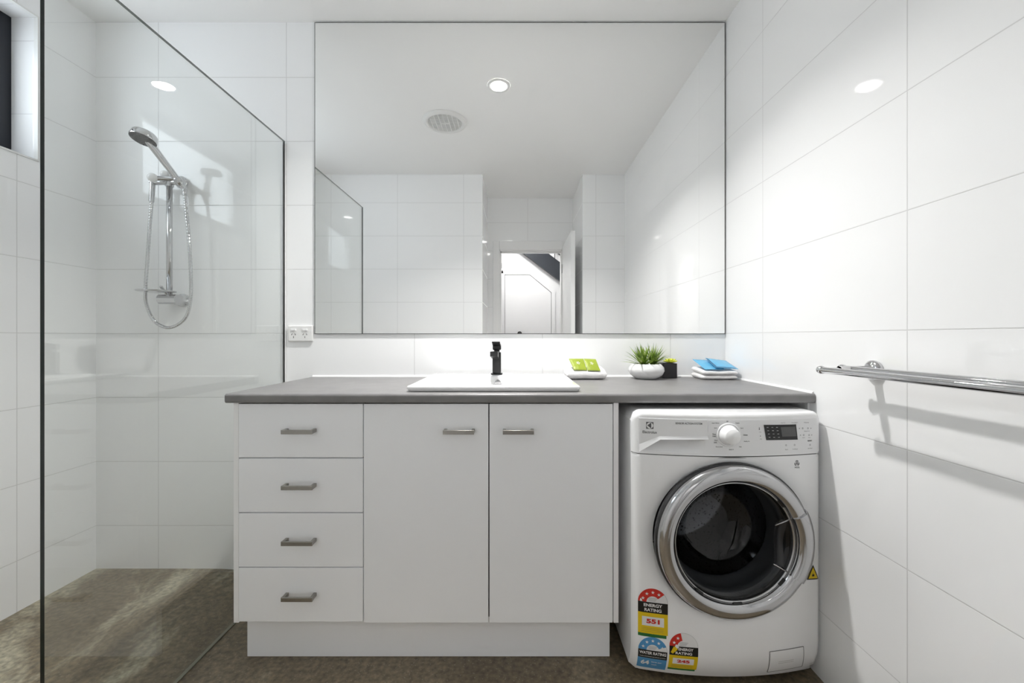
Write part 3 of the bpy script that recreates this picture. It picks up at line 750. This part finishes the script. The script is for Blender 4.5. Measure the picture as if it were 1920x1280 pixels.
# grip plate and dark hand recess on the right of the ring
a0, a1 = math.radians(-31), math.radians(25)
def RP(r, a, y): return (CX+.004+r*math.cos(a), DYc+y, CZ+r*math.sin(a))
m = MB()
prof_ = [(.236, -.010), (.233, -.026), (.222, -.036), (.206, -.040), (.192, -.038), (.184, -.030), (.183, -.018)]
m.grid(lambda u_, v_: RP(prof_[min(6, int(round(v_*6)))][0], a0+(a1-a0)*u_, prof_[min(6, int(round(v_*6)))][1]), 40, 6)
for aa in (a0, a1): m.poly([RP(r, aa, y) for r, y in prof_])
m.build('door_grip', 'ring', door)
m = MB()
def rec(u_, v_, y0=-.010):
    a = a0+.04+(a1-a0-.08)*u_; ro = .1825; xi = .118; ri = xi/math.cos(a) if abs(a) < 1.2 else ro
    ri = min(ri, ro-.004); r = ri+(ro-ri)*v_
    return RP(r, a, -.012+.030*math.sin(PI*min(1, v_*1.0))*(.4+.6*math.sin(PI*u_)))
m.grid(rec, 36, 10); m.build('grip_recess', 'darkrim', door)
for aa in (a0+.02, a1-.02):
    p, q = RP(.13, aa, -.016), RP(.184, aa, -.018); MB().tube([p, q], .0022, 8).build('recess_edge', 'steel', door)
for a in (math.radians(-127), math.radians(-88), math.radians(-40), math.radians(41)):
    m = MB(); m.grid(lambda u_, v_: (CX+(.1795+.006*v_)*math.cos(a-.07+.14*u_), DYc-.019-.004*v_, CZ+(.1795+.006*v_)*math.sin(a-.07+.14*u_)), 10, 1); m.build('rim_slot', 'inkblack', door)
# gasket and drum
m = MB(); m.lathe([(.236, .018), (.205, .03), (.185, .03), (.178, .05), (.186, .07), (.172, .085), (.168, .10)], (CX, DYc, CZ), (0, 1, 0), 96); m.build('gasket', 'gasket', t)
m = MB(); m.lathe([(.166, .10), (.17, .108), (.235, .125), (.243, .15), (.243, .46), (.22, .49), (.06, .50), (0, .49)], (CX, DYc, CZ), (0, 1, 0), 96); dm = m.build('drum', 'drum', t)
for k in range(3):
    a = math.radians(200+k*120); m = MB(); u3 = Vector((math.cos(a), 0, math.sin(a))); t3 = Vector((-math.sin(a), 0, math.cos(a)))
    def pad(u_, v_):
        y = .16+.28*u_; w_ = (v_-.5)*2; h = .055*(1-w_*w_)*(math.sin(PI*min(1, max(0, u_)))**.4 if 0 < u_ < 1 else 0)
        return Vector((CX, DYc+y, CZ))+u3*(.243-h)+t3*(w_*.035)
    m.grid(pad, 14, 10); m.build('drum_paddle', 'steel', dm)

# ------------- stickers
def star(m, cx, cz, r, off):
    m.flat([(cx+(r if k % 2 == 0 else r*.42)*math.sin(PI*k/5), cz+(r if k % 2 == 0 else r*.42)*math.cos(PI*k/5)) for k in range(10)], P(off))
def rect(m, x0, x1, z0, z1, off, cut=None):
    n = 8
    m.grid(lambda u_, v_: P(off)(x0+(x1-x0)*u_, z0+(z1-z0)*v_), n, 4, smooth=False)
def rating(px0, px1, ptop, pb0, pb1, pbot, arc, stars, filled, words_, kind):
    x0, _ = fxz(px0, (pb0+pb1)/2); x1, _ = fxz(px1, (pb0+pb1)/2); xc = (x0+x1)/2
    zb = fxz((px0+px1)/2, pb0)[1]; zc = fxz((px0+px1)/2, pb1)[1]; zz = fxz((px0+px1)/2, pbot)[1]; R = (x1-x0)/2
    m = MB(); mats = ['white', arc, 'inkblack', 'yellow', 'green', 'blue', 'red', 'pale', 'ink']
    m.m(0); ringseg(m, xc, zb, 0, R, 0, PI, P(.0004), 28)
    m.m(1); ringseg(m, xc, zb, R*.44, R, PI-filled, PI, P(.0008), 28)
    m.m(7); ringseg(m, xc, zb, R*.98, R, 0, PI-filled, P(.0008), 20)
    m.m(0)
    for k in range(stars):
        a = PI-.36-k*.60; star(m, xc+R*.72*math.cos(a), zb+R*.72*math.sin(a), R*.13, .0012)
    m.m(8)
    for k in range(4):
        zq = zb+R*.30-k*.0030; rect(m, xc-R*.3, xc+R*.3*(1-.15*k), zq, zq+.0006, .0011)
    m.m(2); rect(m, x0, x1, zc, zb, .0008)
    m.m(0)
    hb_ = zb-zc
    if kind == 'energy':
        m.text(words_[0], xc+(.006 if arc == 'red' and stars < 4 else 0), zb-hb_*.28, P(.0012), height=hb_*.30, width=R*(1.25 if stars > 3 else 1.05), bold=.03); m.text(words_[1], xc, zb-hb_*.72, P(.0012), height=hb_*.30, width=R*1.15, bold=.03)
        hy_ = zc-zz
        m.m(3); rect(m, x0, x1, zz+hy_*.13, zc, .0008); m.m(4); rect(m, x0, x1-.004, zz, zz+hy_*.13, .0009)
        m.m(0); rect(m, x0+R*.26, x1-R*.26, zz+hy_*.46, zz+hy_*.84, .0012)
        m.m(6); m.text(words_[2], xc, zz+hy_*.66, P(.0016), height=hy_*.19, width=R*.9, bold=.05)
        m.m(8)
        for k in range(3): rect(m, x0+R*.2, x1-R*.3, zz+hy_*(.22+.07*k), zz+hy_*(.22+.07*k)+.0006, .0012)
    else:
        m.text('WATER RATING', xc, zb-hb_*.33, P(.0012), height=hb_*.36, width=R*1.85, bold=.03)
        m.text('A joint government and industry program', xc, zb-hb_*.78, P(.0012), height=hb_*.14, width=R*1.8, bold=.02)
        hy_ = zc-zz; m.m(5); rect(m, x0, x1, zz, zc, .0008); m.m(0)
        m.text('64', x0+R*.52, zc-hy_*.42, P(.0012), height=hy_*.42, width=R*.58, bold=.04)
        m.text('litres per', x0+R*1.32, zc-hy_*.32, P(.0012), height=hy_*.14, width=R*.72, bold=.01); m.text('wash', x0+R*1.15, zc-hy_*.56, P(.0012), height=hy_*.13, width=R*.36, bold=.01)
    return m, mats
m, mats = rating(1196, 1252, 1103, 1129, 1149, 1194, 'red', 4, 2.45, ('ENERGY', 'RATING', '551'), 'energy')
o = m.build('energy_rating_sticker', mats, t); o['label'] = 'red and yellow energy rating sticker with four stars'
m, mats = rating(1196, 1251, 1193, 1219, 1234, 1252, 'blue', 5, 2.75, None, 'water')
o = m.build('water_rating_sticker', mats, t); o['label'] = 'blue water rating sticker reading 64'
m, mats = rating(1255, 1309, 1187, 1212, 1229, 1256, 'red', 3, 1.35, ('ENERGY', 'RATING', '245'), 'energy')
m.m(3); x, z = fxz(1265, 1215)
m.flat([(x-.012, z-.012), (x-.006, z-.016), (x+.008, z-.002), (x+.006, z+.008), (x-.004, z+.006)], P(.0020))
m.m(0); m.flat([(x+.000, z+.008), (x+.007, z+.001), (x+.012, z+.006), (x+.010, z+.013), (x+.003, z+.014)], P(.0022))
o = m.build('energy_rating_sticker', mats, t); o['label'] = 'smaller energy rating sticker with a peeling yellow corner'
m = MB(); A = [fxz(1524, 1058), fxz(1534, 1084), fxz(1512.5, 1086.5)]; cx_ = sum(p[0] for p in A)/3; cz_ = sum(p[1] for p in A)/3
def tri_on(A_, off):
    m.grid(lambda u_, v_: P(off)(A_[0][0]*(1-v_)+(A_[1][0]*(1-u_)+A_[2][0]*u_)*v_, A_[0][1]*(1-v_)+(A_[1][1]*(1-u_)+A_[2][1]*u_)*v_), 14, 10)
m.m(0); tri_on(A, .0008); m.m(1); tri_on([(cx_+(x-cx_)*.76, cz_+(z-cz_)*.76) for x, z in A], .0014)
m.m(0).flat([(cx_+a*.001, cz_+b*.001) for a, b in ((-4, -5), (4, -5), (4.5, -1), (2.5, 2), (2, -1), (0, 6), (-2, 1), (-4, 0))], P(.0018))
o = m.build('warning_sticker', ['inkblack', 'yellow'], t); o['label'] = 'yellow triangular flame warning sticker'
m = MB(); Q = [fxz(1443, 1221), fxz(1506, 1211), fxz(1503, 1248), fxz(1438, 1259)]
def lerpq(u_, v_): return ((Q[3][0]*(1-u_)+Q[2][0]*u_)*(1-v_)+(Q[0][0]*(1-u_)+Q[1][0]*u_)*v_, (Q[3][1]*(1-u_)+Q[2][1]*u_)*(1-v_)+(Q[0][1]*(1-u_)+Q[1][1]*u_)*v_)
m.m(0).grid(lambda u_, v_: P(.0012)(*lerpq(u_, v_)), 16, 10)
m.m(1)
for s0, s1 in (((0, 0), (1, 0)), ((1, 0), (1, 1)), ((1, 1), (0, 1)), ((0, 1), (0, 0))):
    pts = [P(.001)(*lerpq(s0[0]+(s1[0]-s0[0])*k/10, s0[1]+(s1[1]-s0[1])*k/10)) for k in range(11)]; m.tube(pts, .0009, 6)
m.m(2)
for v_ in (.42, .5): m.grid(lambda a, b: P(.0018)(*lerpq(.25+.45*a, v_+.02*b)), 6, 1)
m.build('filter_flap', ['enamel', 'seam', 'pale'], t)
for x in (WX0+.07, WX1-.07):
    for y in (1.40, 1.80):
        m = MB(); m.cyl((x, y, .0005), (x, y, .012), .024, 20); m.cyl((x, y, .012), (x, y, .031), .012, 16); m.build('foot', 'grey_rub', t)

# ------------------------------------------------------------------ towels, sachets, plants on the benchtop
BT = bz1+.0006
def towel(name, lab, x0, x1, y0, y1, hf, hb2, layers, rot=0.0, grp=None, seed=0):
    cx, cy = (x0+x1)/2, (y0+y1)/2; m = MB(); R = Matrix.Rotation(rot, 3, 'Z')
    for l in range(layers):
        f0, f1 = l/layers, (l+1)/layers
        def pt(u_, v_, f0=f0, f1=f1, l=l):
            # v around the section (closed), u along x
            a = 2*PI*v_; n = 5
            c, s_ = math.cos(a), math.sin(a)
            yy_ = math.copysign(abs(c)**(2/n), c); zz_ = math.copysign(abs(s_)**(2/2.6), s_)
            ins = .004*math.sin(3.1*l+1+seed)+.003
            e = min(1, (min(u_, 1-u_)/.06)); e = math.sqrt(max(.0, 1-(1-e)**2)); 
            Y = cy+(y1-y0)/2*yy_*(1-.03*(1-e)) - ins*(yy_ < 0)
            q = (Y-y0)/(y1-y0); hgt = hf+(hb2-hf)*max(0, min(1, q))
            Z = hgt*((f0+f1)/2+(f1-f0)/2*zz_*(.25+.75*e))
            X = x0+(x1-x0)*u_ + .003*math.sin(5*l+seed)
            d = noise.noise(Vector((X*22+seed, Y*22, l*3.3)))*.0022
            v3 = R @ Vector((X-cx, Y-cy, 0)); return (v3.x+cx, v3.y+cy, BT+max(.0, Z+d*(1 if Z > .003 else 0)))
        m.grid(pt, 26, 28)
        for u0 in (0, 1):
            ring_ = [pt(u0, k/28) for k in range(28)]; m.poly(ring_, True)
    o = m.build(name, 'towel'); return tag(o, lab, 'towel', grp)
towel('folded_towel', 'folded white towel under two green sachets on the benchtop beside the basin', .217, .391, 1.775, 1.898, .040, .058, 1, .02, None, 1)
towel('folded_towel', 'folded white towel under two blue packets in the corner of the benchtop', .812, .962, 1.765, 1.895, .040, .052, 2, -.03, None, 5)
def packet(name, lab, cat, q, thick, matn, mark=None, grp=None, seed=0):
    """pillow packet on four 3-D corners (front-left, front-right, back-right, back-left)"""
    q = [Vector(p) for p in q]; n0 = (q[1]-q[0]).cross(q[3]-q[0]).normalized()
    if n0.z < 0: n0 = -n0
    m = MB()
    def pt(u_, v_, sg, off=0):
        p = (q[0]*(1-u_)+q[1]*u_)*(1-v_)+(q[3]*(1-u_)+q[2]*u_)*v_
        s_ = max(0, min(1, min(u_, 1-u_)/.10-.3))*max(0, min(1, min(v_, 1-v_)/.10-.3))
        b = (math.sin(PI*u_)*math.sin(PI*v_))**.5 if 0 < u_ < 1 and 0 < v_ < 1 else 0
        w_ = noise.noise(Vector((u_*6+seed, v_*6, seed)))*.0012*b
        return p+n0*(sg*(.0004+thick*b*s_**.4)+w_+off)
    m.grid(lambda u_, v_: pt(u_, v_, 1), 22, 22); m.grid(lambda u_, v_: pt(u_, v_, -.5), 22, 22)
    for s0, s1 in (((0, 0), (1, 0)), ((1, 0), (1, 1)), ((1, 1), (0, 1)), ((0, 1), (0, 0))):
        m.grid(lambda k, h: pt(s0[0]+(s1[0]-s0[0])*k, s0[1]+(s1[1]-s0[1])*k, 1-1.5*h), 22, 1, smooth=False)
    bmesh.ops.remove_doubles(m.bm, verts=m.bm.verts[:], dist=1e-6)
    m.m(1)
    if mark == 'leaf':
        for k in range(5):
            a = PI*2*k/5
            m.poly([pt(.5+r_*math.cos(a+d_), .55+r_*math.sin(a+d_), 1, .0006) for r_, d_ in ((.02, 0), (.09, -.35), (.15, 0), (.09, .35))])
    if mark == 'stripe':
        m.grid(lambda u_, v_: pt(.02+.05*u_, .05+.9*v_, 1, .0006), 1, 14)
        m.grid(lambda u_, v_: pt(.05+.85*u_, .03+.05*v_, 1, .0006), 14, 1)
    o = m.build(name, [matn, 'navy' if mark == 'stripe' else 'white'], recalc=True); return tag(o, lab, cat, grp)
g0 = 'green sachets on the folded towel'
zf, zb_ = BT+.0425, BT+.088
packet('soap_sachet', 'lime green foil sachet on the white towel, the one nearer the tap', 'sachet', [(.251, 1.775, zf), (.308, 1.775, zf-.002), (.302, 1.835, zb_), (.236, 1.835, zb_)], .004, 'lime', 'leaf', g0, 1)
packet('soap_sachet', 'lime green foil sachet on the white towel, the one nearer the potted plant', 'sachet', [(.310, 1.773, zf-.002), (.366, 1.772, zf-.004), (.357, 1.835, zb_-.002), (.3035, 1.835, zb_)], .004, 'lime', 'leaf', g0, 3)
g1 = 'blue packets on the corner towel'
packet('wet_wipe_packet', 'sky blue foil packet lying flat on the corner towel, partly covered by a second one', 'packet', [(.818, 1.768, BT+.045), (.905, 1.765, BT+.045), (.895, 1.868, BT+.079), (.808, 1.872, BT+.083)], .003, 'cyan', None, g1, 4)
packet('wet_wipe_packet', 'sky blue foil packet with dark blue stripe, topmost on the corner towel', 'packet', [(.862, 1.762, BT+.0535), (.962, 1.766, BT+.046), (.955, 1.862, BT+.078), (.860, 1.858, BT+.090)], .0035, 'cyan', 'stripe', g1, 6)

# white bowl with spiky plant
pcx, pcy = .5815, 1.826
t = thing('potted_plant', 'spiky green plant in a round white bowl on the benchtop', 'plant', (pcx, pcy, BT))
m = MB(); m.lathe([(0, .001), (.045, .0), (.052, .004), (.070, .018), (.0785, .036), (.076, .050), (.066, .062), (.060, .0665), (.057, .066), (.056, .058)], (pcx, pcy, BT), (0, 0, 1), 64); m.build('bowl', 'ceramic', t)
m = MB(); m.lathe([(.0575, .058), (.03, .061), (0, .062)], (pcx, pcy, BT), (0, 0, 1), 32); m.build('soil', 'soil', t)
def leafblade(m, base, d, L, wd, droop, sd):
    d = Vector(d).normalized(); side = d.cross(Vector((0, 0, 1))); side = side.normalized() if side.length > .05 else Vector((1, 0, 0)); up = side.cross(d)
    n = 9; rows = []
    for k in range(n+1):
        s_ = k/n; c = Vector(base)+d*(L*s_)+Vector((0, 0, -1))*droop*L*s_*s_+up*0
        c.y = min(c.y, YB-.004)
        w_ = wd*(math.sin(PI*min(1, .28+s_*.72))**.8)*(1-s_**4)
        tw = .25*math.sin(sd)*s_; sv = side*math.cos(tw)+up*math.sin(tw)
        rows.append([m.bm.verts.new(c-sv*w_+up*w_*.35), m.bm.verts.new(c), m.bm.verts.new(c+sv*w_+up*w_*.35)])
    for a, b in zip(rows, rows[1:]):
        for j in (0, 1): m._new([m.bm.faces.new((a[j], a[j+1], b[j+1], b[j]))], True)
rnd = random.Random(5)
for (bx, by, n, Lm, lean, w_) in ((.563, 1.812, 48, .112, -.18, .0050), (.614, 1.838, 40, .112, .34, .0046)):
    m = MB()
    for k in range(n):
        az = k*2.399+rnd.uniform(-.3, .3); el = math.radians(12+78*(k/n)**.75+rnd.uniform(-6, 6)); L = Lm*rnd.uniform(.78, 1.05)
        d = (math.cos(az)*math.cos(el)+lean*.6, math.sin(az)*math.cos(el)*.75-.05, math.sin(el)+.12)
        if bx+d[0]*L > .648 and d[2]*L < .042: continue
        leafblade(m, (bx+.006*math.cos(az), by+.006*math.sin(az), BT+.060), d, L, w_*rnd.uniform(.8, 1.2), rnd.uniform(.02, .22), k)
    m.build('foliage', 'leaf', t, recalc=False)
# black cube pot
bxp0, bxp1, byp0, byp1 = .661, .727, 1.842, 1.908
t = thing('succulent_pot', 'small black square pot with a yellow green succulent behind the white bowl', 'plant', ((bxp0+bxp1)/2, (byp0+byp1)/2, BT))
m = MB(); hh_ = .066
loft(m, [[(x, y, z) for x, y in rrect(bxp0+i_, bxp1-i_, byp0+i_, byp1-i_, .003, 3)] for i_, z in ((.001, BT), (0, BT+.002), (0, BT+hh_-.001), (.001, BT+hh_), (.005, BT+hh_), (.005, BT+hh_-.008))], False, False, True)
m.build('pot', 'potblack', t)
MB().box(bxp0+.005, bxp1-.005, byp0+.005, byp1-.005, BT+hh_-.012, BT+hh_-.003, .003).build('soil', 'soil', t)
m = MB(); sc = Vector((.703, 1.862, BT+.070))
for ring_n, (cnt, r_, el, L) in enumerate(((9, .008, 18, .026), (7, .006, 42, .024), (4, .003, 68, .020))):
    for k in range(cnt):
        az = 2*PI*k/cnt+ring_n*.4; e_ = math.radians(el); d = Vector((math.cos(az)*math.cos(e_), math.sin(az)*math.cos(e_), math.sin(e_)))
        side = d.cross(Vector((0, 0, 1))).normalized(); up = side.cross(d)
        base = sc+Vector((math.cos(az), math.sin(az), 0))*r_
        m.grid(lambda u_, v_: base+d*(L*v_)+(side*math.cos(2*PI*u_)*.0075+up*math.sin(2*PI*u_)*.0035)*(math.sin(PI*(.12+.88*v_))**.7 if v_ < 1 else 0), 10, 8, wrap=True)
m.build('rosette', 'bud', t)

# ------------------------------------------------------------------ hall seen through the doorway in the mirror
t = thing('understair_cupboard', 'white under-stair cupboard door with a clipped corner on the hall wall', 'cupboard', (.15, HY, 0))
pp = [(-.153, .02), (-.153, 1.9455), (.182, 1.9455), (.474, 1.705), (.474, .02)]
def off_poly(P_, d):
    cx = sum(p[0] for p in P_)/5; out = []
    n = len(P_)
    for i in range(n):
        p0, p1, p2 = Vector(P_[i-1]), Vector(P_[i]), Vector(P_[(i+1) % n])
        e1 = (p1-p0).normalized(); e2 = (p2-p1).normalized(); n1 = Vector((-e1.y, e1.x)); n2 = Vector((-e2.y, e2.x))
        b = (n1+n2).normalized(); out.append(tuple(p1+b*(d/max(.3, b.dot(n1)))))
    return out
po = off_poly(pp, .055); pi_ = off_poly(pp, .006)
if abs(po[0][0]) < .153: po = off_poly(pp, -.055); pi_ = off_poly(pp, -.006)
m = MB()
for i in range(5):
    if i == 4: continue
    j = (i+1) % 5
    m.prism([po[i], po[j], pi_[j], pi_[i]], lambda x, z: (x, HY+.018, max(.001, z)), lambda x, z: (x, HY+.0005, max(.001, z)))
m.build('surround', 'hallwhite', t)
MB().prism(pp, lambda x, z: (x, HY+.010, z), lambda x, z: (x, HY+.0005, z)).build('door_panel', 'hallwhite', t)
MB().prism(off_poly(pp, .006 if po[0][0] < -.153 else -.006), lambda x, z: (x, HY+.0015, max(.002, z)), lambda x, z: (x, HY+.0004, max(.002, z))).build('shadow_gap', 'seam', t)
m = MB(); m.cyl((.046, HY+.010, 1.150), (.046, HY+.035, 1.150), .010, 16); m.sphere((.046, HY+.048, 1.150), .031, 24, (1, .7, 1)); m.build('knob', 'matt_black', t)
sl = -.754
t = thing('stair_stringer', 'dark steel stair stringer sloping across the hall above the white cupboard', 'staircase', (.3, HY, 2.1))
m = MB(); m.prism([(-.6, 2.288+sl*(-.6-.015)-.0), (1.05, 2.288+sl*(1.05-.015)), (1.05, 2.288+sl*(1.05-.35)), (-.36, 2.57+.0), (-.36, 2.57)][:4] if False else
                  [(-.30, 2.5255), (1.05, 1.5076), (1.05, 1.76), (-.02, 2.5670), (-.30, 2.5670)], lambda x, z: (x, HY+.075, z), lambda x, z: (x, HY+.0005, z)); m.build('stringer_plate', 'stringer', t)
m = MB()
m.tube([(.30, HY+.05, 2.43), (1.05, HY+.05, 2.43+sl*.75)], .009, 10)
m.build('rail', 'matt_black', t)
for k in range(5):
    x = .52+k*.11; MB().tube([(x, HY+.05, 2.288+sl*(x-.35)-.01), (x, HY+.05, min(2.56, 2.288+sl*(x-.35)+.14))], .005, 8).build('baluster', 'matt_black', t)
# black door furniture at the side of the opening
t = thing('hall_door', 'white hall door standing edge on with black fittings beside the doorway', 'door', (-.26, -1.2, 0))
MB().box(-.227, -.1905, -1.72, -1.05, .01, 2.04, .002).build('door_leaf', 'gloss_paint', t)
m = MB()
m.box(-.192, -.1845, -1.16, -1.06, 1.82, 2.03, .001); m.cyl((-.189, -1.10, 1.885), (-.158, -1.10, 1.885), .017, 16); m.box(-.186, -.174, -1.108, -1.092, 1.93, 1.99, .002)
m.build('door_latch', 'matt_black', t)
